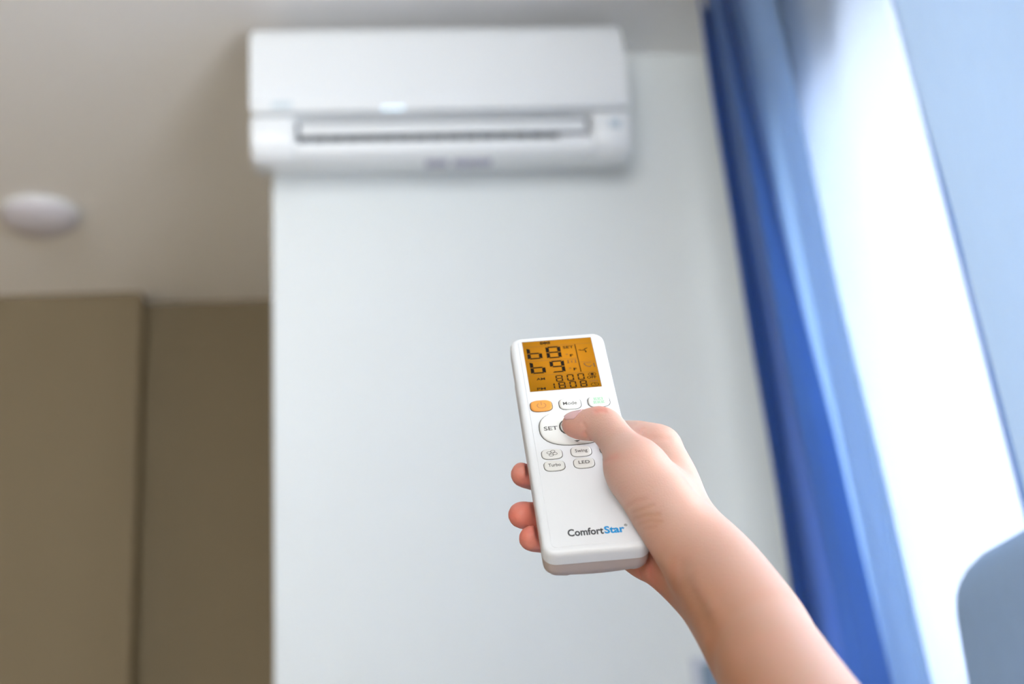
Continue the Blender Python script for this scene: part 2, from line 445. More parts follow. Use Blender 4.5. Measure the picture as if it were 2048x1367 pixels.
# face plate whose edge shows as a hairline
fpz = [[(x, y, -.10) for x, y in rrect(41.6, 146, 2.0)], [(x, y, -.34) for x, y in rrect(41.4, 145.8, 1.9)], [(x, y, -.40) for x, y in rrect(41.0, 145.4, 1.7)]]
loft('face_plate', fpz, M_rw, rem, smooth_ang=20)
TOP = -.40                          # z of the printed surface
def plate(name, pts, z, m, parent, depth=.06):
    bm = bmesh.new(); a = [bm.verts.new((x*mm, -y*mm, -(z-depth)*mm)) for x, y in pts]
    b = [bm.verts.new((x*mm, -y*mm, -z*mm)) for x, y in pts]
    bm.faces.new(a); bm.faces.new(b)
    for i in range(len(pts)):
        j = (i+1) % len(pts); bm.faces.new((a[i], a[j], b[j], b[i]))
    return from_bm(name, bm, m, parent)
# ---- screen
M_lcd = bpy.data.materials.new('amber_screen'); M_lcd.use_nodes = True
nt = M_lcd.node_tree; b = nt.nodes['Principled BSDF']
tc = nt.nodes.new('ShaderNodeTexCoord'); mp = nt.nodes.new('ShaderNodeMapping')
mp.inputs['Location'].default_value = (0, 0, 0); mp.inputs['Scale'].default_value = (1/.030, 1/.030, 0)
mp.vector_type = 'POINT'
sub = nt.nodes.new('ShaderNodeVectorMath'); sub.operation = 'SUBTRACT'; sub.inputs[1].default_value = (0.003, 0.056, 0)
nt.links.new(tc.outputs['Object'], sub.inputs[0]); nt.links.new(sub.outputs[0], mp.inputs[0])
ln = nt.nodes.new('ShaderNodeVectorMath'); ln.operation = 'LENGTH'; nt.links.new(mp.outputs[0], ln.inputs[0])
cr = nt.nodes.new('ShaderNodeValToRGB'); cr.color_ramp.elements[0].color = (0.46, 0.185, 0.006, 1); cr.color_ramp.elements[0].position = .15
cr.color_ramp.elements[1].color = (0.25, 0.105, 0.0, 1); cr.color_ramp.elements[1].position = 1.0
nt.links.new(ln.outputs['Value'], cr.inputs[0]); nt.links.new(cr.outputs[0], b.inputs['Base Color'])
nt.links.new(cr.outputs[0], b.inputs['Emission Color']); b.inputs['Emission Strength'].default_value = .03
b.inputs['Roughness'].default_value = .35; b.inputs['Specular IOR Level'].default_value = .08
LX0, LX1, LY0, LY1 = -18.7, 18.0, -71.4, -32.2
scr = plate('screen', [(LX0, LY0), (LX1, LY0), (LX1, LY1), (LX0, LY1)], TOP-.02, M_lcd, rem, .05)
# a thin bezel round the screen
bm = bmesh.new()
for a in (((LX0-.25, LY0-.35), (LX1+.25, LY0-.35), (LX1, LY0), (LX0, LY0)), ((LX1+.25, LY0-.35), (LX1+.25, LY1+.2), (LX1, LY1), (LX1, LY0))):
    bm.faces.new([bm.verts.new((x*mm, -y*mm, -(TOP-.075)*mm)) for x, y in a])
from_bm('screen_bezel', bm, mat('bezel_grey', (0.16, 0.12, 0.08), .5, noise=.01), rem)
ZS = TOP-.09
def quad_prims(name, polys, m, parent, z, dz=.03):
    bm = bmesh.new()
    for P in polys:
        a = [bm.verts.new((x*mm, -y*mm, -(z-dz)*mm)) for x, y in P]
        bm.faces.new(a)
    return from_bm(name, bm, m, parent)
SEG = {'8': 'abcdefg', '0': 'abcdef', '9': 'abcdfg', '6': 'cdefg', '1': 'bc', }
def digit(ch, x0, x1, yt, yb, tv, th, gap):
    """seven-segment strokes as chamfered bars"""
    ym = (yt+yb)/2; P = []
    def hbar(y, s):                 # s: -1 top, 0 mid, 1 bottom
        if s == -1: return [(x0+tv*.45, y), (x1-tv*.45, y), (x1-tv, y+th), (x0+tv, y+th)]
        if s == 1: return [(x0+tv, y-th), (x1-tv, y-th), (x1-tv*.45, y), (x0+tv*.45, y)]
        return [(x0+tv*.6, y), (x0+tv, y-th/2), (x1-tv, y-th/2), (x1-tv*.6, y), (x1-tv, y+th/2), (x0+tv, y+th/2)]
    def vbar(xo, xi, ya, yc, top):
        e = th*.7
        if top: return [(xo, ya+gap), (xi, ya+gap+e), (xi, yc-gap-e*.6), (xo+(xi-xo)*.4, yc-gap*.6), (xo, yc-gap)]
        return [(xo, ya+gap), (xo+(xi-xo)*.4, ya+gap*.6), (xi, ya+gap+e*.6), (xi, yc-gap-e), (xo, yc-gap)]
    for s in SEG[ch]:
        if s == 'a': P.append(hbar(yt, -1))
        if s == 'g': P.append(hbar(ym, 0))
        if s == 'd': P.append(hbar(yb, 1))
        if s == 'f': P.append(vbar(x0, x0+tv, yt, ym, True))
        if s == 'b': P.append(vbar(x1, x1-tv, yt, ym, True))
        if s == 'e': P.append(vbar(x0, x0+tv, ym, yb, False))
        if s == 'c': P.append(vbar(x1, x1-tv, ym, yb, False))
    return P
for ch, x0, x1, yt, yb in (('6', -17.0, -9.2, -66.2, -57.2), ('8', -6.9, .9, -66.3, -56.9), ('6', -16.6, -8.8, -55.0, -45.7), ('9', -6.2, 1.4, -54.8, -45.5)):
    quad_prims('digit', digit(ch, x0, x1, yt, yb, 1.75, .95, .28), M_seg, scr, ZS)
for ch, x0, x1, yt, yb in (('8', -4.5, -.8, -43.3, -38.3), ('0', 1.3, 4.9, -43.3, -38.3), ('0', 6.9, 10.4, -43.4, -38.4),
                           ('1', -7.3, -5.6, -37.6, -33.1), ('8', -3.7, -.1, -37.9, -32.9), ('0', 2.0, 5.5, -37.9, -32.9), ('8', 7.4, 11.0, -37.9, -32.9)):
    quad_prims('digit', digit(ch, x0, x1, yt, yb, .72, .62, .2), M_seg, scr, ZS)
def hl(x0, x1, y0, y1, t): return [(x0, y0-t/2), (x1, y1-t/2), (x1, y1+t/2), (x0, y0+t/2)]
def vl(x0, y0, x1, y1, t): return [(x0-t/2, y0), (x0+t/2, y0), (x1+t/2, y1), (x1-t/2, y1)]
quad_prims('colon', [hl(.05, .6, -41.8, -41.8, .5), hl(.05, .6, -39.8, -39.8, .5), hl(.7, 1.3, -36.4, -36.4, .5), hl(.7, 1.3, -34.4, -34.4, .5)], M_line, scr, ZS)
quad_prims('divider_line', [hl(-18.3, 17.6, -67.2, -66.9, .18), hl(-18.3, 8.9, -55.6, -55.6, .22), hl(-18.3, 17.8, -44.3, -44.0, .18), hl(9.6, 17.7, -52.3, -52.2, .18)], M_line, scr, ZS)
quad_prims('divider_line', [vl(8.9, -66.8, 9.2, -44.6, .42)], M_seg, scr, ZS)
def arc(cx, cy, rx, ry, a0, a1, t, n=14):
    P = []
    for i in range(n):
        a = math.radians(a0+(a1-a0)*i/n); b_ = math.radians(a0+(a1-a0)*(i+1)/n)
        P.append([(cx+(rx-t/2)*math.cos(a), cy+(ry-t/2)*math.sin(a)), (cx+(rx+t/2)*math.cos(a), cy+(ry+t/2)*math.sin(a)),
                  (cx+(rx+t/2)*math.cos(b_), cy+(ry+t/2)*math.sin(b_)), (cx+(rx-t/2)*math.cos(b_), cy+(ry-t/2)*math.sin(b_))])
    return P
def stroke(x0, y0, x1, y1, t):
    d = math.hypot(x1-x0, y1-y0); nx, ny = -(y1-y0)/d*t/2, (x1-x0)/d*t/2
    return [(x0+nx, y0+ny), (x1+nx, y1+ny), (x1-nx, y1-ny), (x0-nx, y0-ny)]
# snowflake
P = []; cxs, cys = -6.6, -69.6
for k in range(4):
    a = math.pi*k/4; P.append(stroke(cxs-2.6*math.cos(a), cys-1.5*math.sin(a), cxs+2.6*math.cos(a), cys+1.5*math.sin(a), .42))
for sx in (-1, 1):
    for sy in (-1, 1):
        P.append([(cxs+sx*2.9, cys+sy*.35), (cxs+sx*1.6, cys+sy*.35), (cxs+sx*2.2, cys+sy*1.25)])
quad_prims('snowflake_symbol', P, M_seg, scr, ZS)
# fan blades
P = []
fx, fy = 13.1, -61.6
for k in range(3):
    a = 2*math.pi*k/3+.3
    pts = []
    for i in range(7):
        t = i/6; r = 2.9*t; pts.append((fx+r*math.cos(a+t*.9), fy+r*.72*math.sin(a+t*.9)))
    for i in range(6, -1, -1):
        t = i/6; r = 2.9*t; wd = .85+.55*math.sin(math.pi*t)
        pts.append((fx+r*math.cos(a+t*.9+wd*.55*(1-t*.6)), fy+r*.72*math.sin(a+t*.9+wd*.55*(1-t*.6))))
    P.append(pts[1:-1])
P += arc(fx, fy, .5, .45, 0, 360, .3, 10)
quad_prims('fan_symbol', P, M_seg, scr, ZS)
# swing symbol
P = [hl(11.6, 15.4, -51.2, -51.2, .35)] + arc(15.0, -51.6, 3.5, 3.6, 95, 170, .6) + [vl(16.6, -50.8, 16.8, -47.6, .7), stroke(14.2, -48.2, 15.6, -49.3, .45)]
quad_prims('louver_symbol', P, M_line, scr, ZS)
# small room icon
P = [hl(3.2, 8.0, -54.6, -54.6, .25), vl(3.6, -54.3, 3.6, -52.2, .5), vl(5.5, -54.0, 5.5, -52.3, .35), vl(7.5, -54.3, 7.5, -52.2, .5), hl(2.8, 4.3, -52.1, -52.1, .25), hl(6.7, 8.2, -52.1, -52.1, .25), stroke(4.9, -53.1, 6.1, -52.5, .25)]
quad_prims('room_symbol', P, M_line, scr, ZS)
quad_prims('eye_symbol', arc(14.6, -42.2, 2.0, 1.1, 0, 360, .3) + [[(14.6+.9*math.cos(i*.7), -42.2+.8*math.sin(i*.7)) for i in range(9)]], M_seg, scr, ZS)
quad_prims('clock_symbol', arc(14.9, -34.2, 2.0, 1.25, 0, 360, .3) + [stroke(14.9, -34.2, 14.9, -35.1, .3), stroke(14.9, -34.2, 15.9, -34.2, .3)], M_seg, scr, ZS)

_dg = None
def text(name, body, x, y, h, w_, m, parent, z=None, bold=0.0, shear=0.0):
    """flat lettering: left end x, baseline y, cap height h and total width w_, in mm on the face"""
    cu_ = bpy.data.curves.new(name, 'FONT'); cu_.body = body; cu_.size = 1.0; cu_.offset = bold; cu_.resolution_u = 3
    cu_.extrude = 0; tmp = bpy.data.objects.new('tmp', cu_); COL.objects.link(tmp)
    bpy.context.view_layer.update()
    dg = bpy.context.evaluated_depsgraph_get()
    me = bpy.data.meshes.new_from_object(tmp.evaluated_get(dg))
    bpy.data.objects.remove(tmp)
    co = np.array([v.co[:] for v in me.vertices]); mnx, mxx = co[:, 0].min(), co[:, 0].max()
    sc = w_/(mxx-mnx); hh = 0.729      # cap height of the built-in face
    zz = ZS-.03 if z is None else z
    for v in me.vertices:
        v.co = Vector(((x+(v.co.x-mnx)*sc)*mm, (-y+v.co.y*h/hh)*mm, -zz*mm))
    me.name = name; me.materials.clear()
    return link(name, me, parent, m)
text('screen_text', 'SET', 2.3, -63.9, 2.1, 5.6, M_seg, scr, bold=.02)
text('screen_text', 'F', 5.2, -57.2, 1.9, 1.7, M_seg, scr, bold=.03)
text('screen_text', 'F', 5.6, -46.2, 1.9, 1.7, M_seg, scr, bold=.03)
quad_prims('degree_mark', arc(3.7, -59.2, .5, .35, 0, 360, .3, 8)+arc(4.0, -48.1, .5, .35, 0, 360, .3, 8), M_line, scr, ZS)
text('screen_text', 'AM', -14.4, -40.6, 1.8, 4.4, M_seg, scr, bold=.02)
text('screen_text', 'PM', -14.9, -33.1, 1.8, 4.4, M_seg, scr, bold=.02)
text('screen_text', 'OFF', 11.6, -38.9, 1.9, 4.9, M_seg, scr, bold=.02)
text('screen_text', 'ON', 12.3, -36.1, 1.6, 4.4, M_line, scr)

# ---- buttons: a dark groove plate and a raised cap each
def sup(w_, h_, cx, cy, n=40, e=3.0):
    P = []
    for i in range(n):
        a = 2*math.pi*i/n; c, s = math.cos(a), math.sin(a)
        P.append((cx+w_/2*math.copysign(abs(c)**(2/e), c), cy+h_/2*math.copysign(abs(s)**(2/e), s)))
    return P
def button(name, cx, cy, w_, h_, m, e=3.0, hgt=.9, gap=.35):
    g_ = plate('button_gap', sup(w_+2*gap, h_+2*gap, cx, cy, e=e), TOP-.02, M_gap, None, .03)
    rings = [[(x, y, TOP) for x, y in sup(w_, h_, cx, cy, e=e)], [(x, y, TOP-hgt*.55) for x, y in sup(w_-.1, h_-.1, cx, cy, e=e)],
             [(x, y, TOP-hgt*.85) for x, y in sup(w_-.7, h_-.7, cx, cy, e=e)], [(x, y, TOP-hgt*.98) for x, y in sup(w_-1.7, h_-1.7, cx, cy, e=e)],
             [(x, y, TOP-hgt) for x, y in sup(w_-3.2, h_-3.2, cx, cy, e=e)]]
    o = loft(name, rings, m, rem, cap0=False, cap1=True, smooth_ang=60)
    g_.parent = o
    return o, TOP-hgt-.03
bt, zt = button('power_button', -14.4, -21.0, 10.9, 8.0, M_org)
bt['label'] = 'orange power button'
quad_prims('power_symbol', arc(-14.3, -20.6, 2.2, 1.9, -55, 235, .5) + [vl(-14.3, -23.6, -14.3, -20.8, .5)], M_brown, bt, zt, .0)
bt, zt = button('mode_button', .2, -21.0, 10.9, 8.0, M_btn)
text('button_text', 'Mode', -3.4, -19.6, 2.5, 7.0, M_ink, bt, zt, bold=.004)
bt, zt = button('sleep_button', 14.9, -21.1, 10.9, 7.8, M_btn)
bt['label'] = 'white button printed in green'
P = []
for row, yy in enumerate((-23.1, -20.6)):
    for k in range(6 if row else 5):
        x0_ = 12.3+k*.98-row*.4
        P += [hl(x0_, x0_+.75, yy, yy, .38), hl(x0_, x0_+.75, yy+1.5, yy+1.5, .38), vl(x0_+(.2 if k % 2 else .55), yy, x0_+(.2 if k % 2 else .55), yy+1.5, .3)]
        if k % 2 == 0: P.append(hl(x0_, x0_+.6, yy+.75, yy+.75, .3))
quad_prims('green_print', P, M_green, bt, zt, 0)
bt, zt = button('set_pad', 0, -4.0, 34.4, 24.6, M_btn, e=2.5, hgt=1.0, gap=.40)
text('button_text', 'SET', -15.2, -2.2, 2.8, 6.9, M_ink, bt, zt, bold=.012)
quad_prims('arrow_mark', [[(-1.6, 6.4), (1.6, 6.4), (0, 7.4)]], M_ink, bt, zt, 0)
plate('center_gap', sup(15.2, 12.6, 0, -3.6, e=2.2), zt+.01, M_gap, bt, .02)
rings = [[(x, y, zt) for x, y in sup(13.6, 11.0, 0, -3.6, e=2.2)], [(x, y, zt-.5) for x, y in sup(13.4, 10.8, 0, -3.6, e=2.2)], [(x, y, zt-.8) for x, y in sup(12, 9.6, 0, -3.6, e=2.2)], [(x, y, zt-.9) for x, y in sup(8, 6, 0, -3.6, e=2.2)]]
loft('center_button', rings, M_btn, rem, cap0=False, smooth_ang=60)
for cx_, cy_, nm, tx in ((-13.3, 13.7, 'fan_button', None), (1.0, 13.4, 'swing_button', 'Swing'), (15.3, 13.1, 'clean_button', None),
                         (-13.1, 21.7, 'turbo_button', 'Turbo'), (1.3, 21.4, 'light_button', 'LED'), (15.7, 21.1, 'timer_button', None)):
    bt, zt = button(nm, cx_, cy_, 9.9, 6.7, M_btn, hgt=.8, gap=.30)
    if tx: text('button_text', tx, cx_-(3.0 if tx != 'LED' else 2.7), cy_+1.0, 2.2, 6.0 if tx != 'LED' else 5.4, M_ink, bt, zt, bold=.012)
    if nm == 'fan_button':
        P = []
        for k in range(4):
            a = math.pi*k/2+.35
            P += arc(cx_+1.5*math.cos(a), cy_+1.3*math.sin(a), 1.1, .75, 0, 360, .28, 10)
        quad_prims('fan_symbol', P, M_ink, bt, zt, 0)
# ---- maker's lettering near the lower end
LZ = TOP-.02
text('logo_text', 'Comfort', -12.6, 67.2, 4.35, 16.6, M_logo, rem, LZ, bold=.028)
text('logo_text', 'Star', 4.3, 67.2, 4.35, 9.4, M_logob, rem, LZ, bold=.036)
quad_prims('registered_mark', arc(14.6, 63.2, .62, .62, 0, 360, .22, 12) + [stroke(14.4, 63.5, 14.4, 62.9, .18), stroke(14.4, 62.95, 14.8, 63.0, .18), stroke(14.5, 63.2, 14.8, 63.5, .18)], M_logo, rem, LZ, 0)

# ------------------------------------------------------------------ the hand
def pc(x, y, Z): return np.array([(x-CX)/F_PX*Z, (y-CY)/F_PX*Z, Z])*1000      # camera-space mm
def lc(x, y, z): return rem_cam((x, y, z))*1000
def po(x, y, off):                                                           # on the plane off mm behind the face
    d = np.array([(x-CX)/F_PX, (y-CY)/F_PX, 1.0]); n = RL[:, 2]
    return d*((n@TL+off/1000)/(n@d))*1000
BIG = 40.0
#HAND-BEGIN
def spline(ch, n=11):
    P = [np.append(p, r) for p, r in ch]; P = [2*P[0]-P[1]]+P+[2*P[-1]-P[-2]]; out = []
    for a, b, c, d in zip(P, P[1:], P[2:], P[3:]):
        for k in range(n):
            t = k/n
            q_ = .5*((2*b)+(-a+c)*t+(2*a-5*b+4*c-d)*t*t+(-a+3*b-3*c+d)*t**3)
            out.append((q_[:3], q_[3]))
    out.append((P[-2][:3], P[-2][3])); return out
chains_palm = [
    # thumb ray and thenar
    [(pc(1271, 938, .659), 13.4), (pc(1317, 1000, .650), 15.5), (pc(1375, 1084, .636), 16.4), (pc(1436, 1168, .612), 17.5), (pc(1510, 1275, .568), 19.0)],
    # index metacarpal running on into the radial side of the forearm
    [(pc(1319, 894, .716), 10.6), (pc(1349, 955, .695), 11.2), (pc(1380, 1035, .668), 12.3), (pc(1450, 1140, .620), 15.8), (pc(1516, 1262, .568), 19.3),
     (pc(1568, 1372, .522), 21.8), (pc(1655, 1530, .46), 24.0), (pc(1765, 1750, .40), 27.0)],
    # middle metacarpal
    [(lc(43, 17, 24), 11.0), (pc(1380, 1066, .685), 12.5), (pc(1452, 1150, .635), 15.0), (pc(1520, 1270, .580), 17.0)],
    # ring metacarpal
    [(lc(40, 40, 29), 11.0), (pc(1386, 1100, .680), 14.0), (pc(1454, 1185, .635), 15.5), (pc(1520, 1280, .590), 16.0)],
    # little finger metacarpal, heel of the hand, ulnar side of the forearm
    [(po(1292, 1116, 31), 9.3), (pc(1338, 1130, .668), 12.6), (pc(1388, 1162, .650), 14.8), (pc(1440, 1205, .625), 16.5), (pc(1506, 1285, .588), 18.6),
     (pc(1566, 1380, .545), 20.8), (pc(1655, 1540, .485), 24.0), (pc(1765, 1750, .425), 26.0)],
    # web between thumb and index
    [(pc(1290, 928, .680), 9.0), (pc(1332, 985, .668), 13.0)],
]
chains_palm = [spline(c) for c in chains_palm]
chain_arm = []
thumb = [(pc(1147, 849, .6895), 6.0), (pc(1170, 850, .6865), 7.2), (pc(1205, 849, .683), 8.6), (pc(1236, 884, .673), 8.9), (pc(1273, 938, .659), 13.2)]
fingers = [
    [(pc(1319, 894, .716), 10.0), (pc(1284, 876, .722), 8.6), (po(1240, 874, 29), 8.3), (lc(4, -22, 29), 7.4), (lc(-10, -26, 27.5), 6.6)],
    [(lc(43, 17, 25), 9.6), (po(1220, 985, 33), 8.6), (po(1140, 968, 30.5), 8.0), (po(1090, 957, 28), 7.2), (po(1047, 948, 20), 6.5)],
    [(lc(40, 40, 29), 9.4), (po(1225, 1058, 34), 8.6), (po(1140, 1046, 30.5), 8.0), (po(1088, 1036, 28.5), 7.2), (po(1043, 1029, 20), 6.6)],
    [(po(1292, 1116, 31), 8.8), (po(1232, 1096, 32), 7.4), (po(1160, 1086, 29.5), 7.0), (po(1102, 1079, 28), 6.6), (po(1063, 1076, 20), 6.2)],
]
#HAND-END
VOX = 1.35
allp = np.array([p for ch in chains_palm+chain_arm+[thumb]+fingers for p, r in ch])
lo = allp.min(0)-32; hi = allp.max(0)+32
dims = np.ceil((hi-lo)/VOX).astype(int)+1
def seg_field(G, a, ra, b, rb, k):
    """blend one tapered capsule into field G with smooth minimum radius k, only near it"""
    m_ = max(ra, rb)+k+8
    i0 = np.maximum(((np.minimum(a, b)-m_-lo)/VOX).astype(int), 0); i1 = np.minimum(((np.maximum(a, b)+m_-lo)/VOX).astype(int)+2, dims)
    X = (lo[0]+np.arange(i0[0], i1[0])*VOX)[:, None, None]; Y = (lo[1]+np.arange(i0[1], i1[1])*VOX)[None, :, None]; Z = (lo[2]+np.arange(i0[2], i1[2])*VOX)[None, None, :]
    d = b-a; L2 = d@d
    px_, py_, pz_ = X-a[0], Y-a[1], Z-a[2]
    t = np.clip((px_*d[0]+py_*d[1]+pz_*d[2])/L2, 0, 1)
    dist = np.sqrt((px_-t*d[0])**2+(py_-t*d[1])**2+(pz_-t*d[2])**2)-(ra+(rb-ra)*t)
    sl = tuple(slice(i0[c], i1[c]) for c in range(3))
    g = G[sl]
    h = np.clip(k-np.abs(g-dist), 0, None)/k
    G[sl] = np.minimum(g, dist)-h*h*k*.25
def field(chs, k):
    """rays are plain swept tubes; different rays melt together with radius k"""
    G = None
    for ch in chs:
        A = np.full(dims, BIG, np.float32)
        for (a, ra), (b, rb) in zip(ch, ch[1:]): seg_field(A, a, ra, b, rb, .8)
        G = A if G is None else smin(G, A, k)
    return G
def smin(A, B, k):
    h = np.clip(k-np.abs(A-B), 0, None)/k
    return np.minimum(A, B)-h*h*k*.25
P_ = field(chains_palm+chain_arm, 9.0)
H_ = smin(P_, field([spline(thumb, 7)], 2.5), 7.0)
base = P_
fingers = [spline(f_, 6) for f_ in fingers]
for fch in fingers:
    H_ = np.minimum(H_, smin(base, field([fch], 3.0), 4.5))
# take the remote's volume out of the flesh so skin and plastic meet without crossing
Xg = lo[0]+np.arange(dims[0])*VOX; Yg = lo[1]+np.arange(dims[1])*VOX; Zg = lo[2]+np.arange(dims[2])*VOX
Q = [np.zeros(dims, np.float32) for _ in range(3)]
T0 = TL*1000
for c in range(3):
    Q[c] = ((Xg-T0[0])*RL[0, c])[:, None, None]+((Yg-T0[1])*RL[1, c])[None, :, None]+((Zg-T0[2])*RL[2, c])[None, None, :]
ex = np.abs(Q[0])-(25.2-3); ey = np.abs(Q[1])-(76.5-3)
zc0, zc1 = -1.0, 19.6
ez = np.abs(Q[2]-(zc0+zc1)/2)-((zc1-zc0)/2-3)
box_d = np.sqrt(np.maximum(ex, 0)**2+np.maximum(ey, 0)**2+np.maximum(ez, 0)**2)+np.minimum(np.maximum(ex, np.maximum(ey, ez)), 0)-3
H_ = np.maximum(H_, -box_d+0.15)
del Q, ex, ey, ez

def surface_nets(V):
    s = V < 0
    nx, ny, nz = V.shape
    acc = np.zeros((nx-1, ny-1, nz-1, 3), np.float32); cnt = np.zeros((nx-1, ny-1, nz-1), np.float32)
    c8 = sum(s[i:nx-1+i, j:ny-1+j, k:nz-1+k].astype(np.int8) for i in (0, 1) for j in (0, 1) for k in (0, 1))
    act = np.argwhere((c8 > 0) & (c8 < 8)); idx = -np.ones((nx-1, ny-1, nz-1), np.int64)
    idx[tuple(act.T)] = np.arange(len(act))
    pos = np.zeros((len(act), 3)); num = np.zeros(len(act))
    for ax_ in range(3):
        o_ = [a for a in range(3) if a != ax_]
        for u in (0, 1):
            for v in (0, 1):
                off = np.zeros(3, int); off[o_[0]] = u; off[o_[1]] = v
                e = np.zeros(3, int); e[ax_] = 1
                A = V[tuple((act+off).T)]; B = V[tuple((act+off+e).T)]
                c = (A < 0) != (B < 0); t = np.where(c, A/np.where(c, A-B, 1), 0)
                q_ = off+t[:, None]*e
                pos += np.where(c[:, None], q_, 0); num += c
    verts = act+pos/num[:, None]
    faces = []
    for ax_ in range(3):
        o_ = [(ax_+1) % 3, (ax_+2) % 3]
        sl0 = [slice(1, -1)]*3; sl0[ax_] = slice(0, -1); sl1 = [slice(1, -1)]*3; sl1[ax_] = slice(1, None)
        a = s[tuple(sl0)]; b_ = s[tuple(sl1)]
        ed = np.argwhere(a != b_); st = np.array([0 if c == ax_ else 1 for c in range(3)]); g = ed+st
        fl = a[tuple(ed.T)]
        du = np.zeros(3, int); du[o_[0]] = 1; dv = np.zeros(3, int); dv[o_[1]] = 1
        q_ = np.stack([idx[tuple((g-du-dv).T)], idx[tuple((g-dv).T)], idx[tuple(g.T)], idx[tuple((g-du).T)]], 1)
        q_[~fl] = q_[~fl][:, ::-1]
        faces.append(q_)
    return verts, np.concatenate(faces)
vs, fs = surface_nets(H_)
co = lo+vs*VOX

def trilin(V, P):
    q_ = (P-lo)/VOX; i = np.clip(np.floor(q_).astype(int), 0, dims-2); f = q_-i
    r = 0
    for a in (0, 1):
        for b_ in (0, 1):
            for c in (0, 1):
                w_ = (f[:, 0] if a else 1-f[:, 0])*(f[:, 1] if b_ else 1-f[:, 1])*(f[:, 2] if c else 1-f[:, 2])
                r = r+w_*V[i[:, 0]+a, i[:, 1]+b_, i[:, 2]+c]
    return r
def grad(P, V=None):
    V = H_ if V is None else V; e = VOX
    g = np.stack([trilin(V, P+d)-trilin(V, P-d) for d in np.eye(3)*e], 1)
    return g/(np.linalg.norm(g, axis=1, keepdims=True)+1e-9)

me = bpy.data.meshes.new('hand'); me.from_pydata((co/1000).tolist(), [], fs.tolist())
bm = bmesh.new(); bm.from_mesh(me)
# keep the connected figure only
seen = set(); best = []
for v in bm.verts:
    if v in seen: continue
    st = [v]; comp = []; seen.add(v)
    while st:
        a = st.pop(); comp.append(a)
        for e in a.link_edges:
            b_ = e.other_vert(a)
            if b_ not in seen: seen.add(b_); st.append(b_)
    if len(comp) > len(best):
        if best: bmesh.ops.delete(bm, geom=best, context='VERTS')
        best = comp
    else: bmesh.ops.delete(bm, geom=comp, context='VERTS')
bmesh.ops.recalc_face_normals(bm, faces=bm.faces)
for _ in range(3): bmesh.ops.smooth_vert(bm, verts=bm.verts, factor=.5, use_axis_x=True, use_axis_y=True, use_axis_z=True)
bmesh.ops.subdivide_edges(bm, edges=[e for e in bm.edges if (e.verts[0].co.z+e.verts[1].co.z)/2 > .56], cuts=1, use_grid_fill=True, smooth=0)
for _ in range(2): bmesh.ops.smooth_vert(bm, verts=bm.verts, factor=.5, use_axis_x=True, use_axis_y=True, use_axis_z=True)
bm.normal_update()
V3 = np.array([v.co[:] for v in bm.verts])*1000; N3 = np.array([v.normal[:] for v in bm.verts])
PX = np.stack([CX+F_PX*V3[:, 0]/V3[:, 2], CY+F_PX*V3[:, 1]/V3[:, 2]], 1)
facing = (N3*V3).sum(1) < 0
def pdist(line):
    """distance in mm to a skin crease: the traced line is carried onto the front of the surface"""
    best_ = np.full(len(V3), 1e9)
    for (a, b_) in zip(line, line[1:]):
        a = np.array(a, float); b_ = np.array(b_, float); d = b_-a
        t = np.clip(((PX-a)@d)/(d@d), 0, 1)
        best_ = np.minimum(best_, np.linalg.norm(PX-(a+t[:, None]*d), axis=1))
    return best_*V3[:, 2]/F_PX
disp = np.zeros(len(V3)); red = np.zeros(len(V3)); dark = np.zeros(len(V3))
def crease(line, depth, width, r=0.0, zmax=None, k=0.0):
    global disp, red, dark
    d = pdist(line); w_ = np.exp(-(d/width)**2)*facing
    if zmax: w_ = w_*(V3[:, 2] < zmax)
    disp -= depth*w_; red += r*np.exp(-(d/(width*1.6))**2)*facing; dark += k*w_  # dark holds the shading of wrinkles and grooves, put into the skin colour
#CREASE-BEGIN
crease([(1168, 866), (1172, 858), (1166, 846)], .4, 1.0, .12, 690)
crease([(1170, 868), (1181, 882)], .6, 1.0, .2, 690)
crease([(1190, 821), (1200, 818), (1209, 819)], .35, .8, .2)
crease([(1192, 825), (1201, 822), (1211, 824)], .25, .7, .12)
crease([(1210, 923), (1222, 917), (1232, 911)], .45, 1.0, .25)
crease([(1218, 934), (1240, 918), (1268, 905)], .10, 2.0, .05)
crease([(1282, 863), (1287, 857)], .35, .8, .1)
crease([(1274, 862), (1290, 872), (1310, 876), (1335, 876)], .4, 1.6, .1)
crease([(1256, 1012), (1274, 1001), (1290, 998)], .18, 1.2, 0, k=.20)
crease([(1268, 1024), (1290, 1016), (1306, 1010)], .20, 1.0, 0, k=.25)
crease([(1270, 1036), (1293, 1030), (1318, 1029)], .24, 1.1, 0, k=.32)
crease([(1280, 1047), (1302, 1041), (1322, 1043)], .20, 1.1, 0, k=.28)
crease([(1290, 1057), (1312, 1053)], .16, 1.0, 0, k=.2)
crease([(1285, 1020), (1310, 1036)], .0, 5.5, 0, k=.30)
crease([(1274, 1130), (1276, 1142), (1282, 1156)], .6, 1.0, .4)
crease([(1299, 1112), (1300, 1135), (1302, 1160)], .4, 1.2, .2)
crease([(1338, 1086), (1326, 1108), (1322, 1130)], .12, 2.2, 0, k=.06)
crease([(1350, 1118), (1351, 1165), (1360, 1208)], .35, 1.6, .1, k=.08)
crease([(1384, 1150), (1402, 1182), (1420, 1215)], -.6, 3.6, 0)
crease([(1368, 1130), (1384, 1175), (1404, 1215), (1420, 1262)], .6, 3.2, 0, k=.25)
#CREASE-END
for v, n, d in zip(bm.verts, N3, disp): v.co += Vector(n*d/1000)
V3 += N3*disp[:, None]
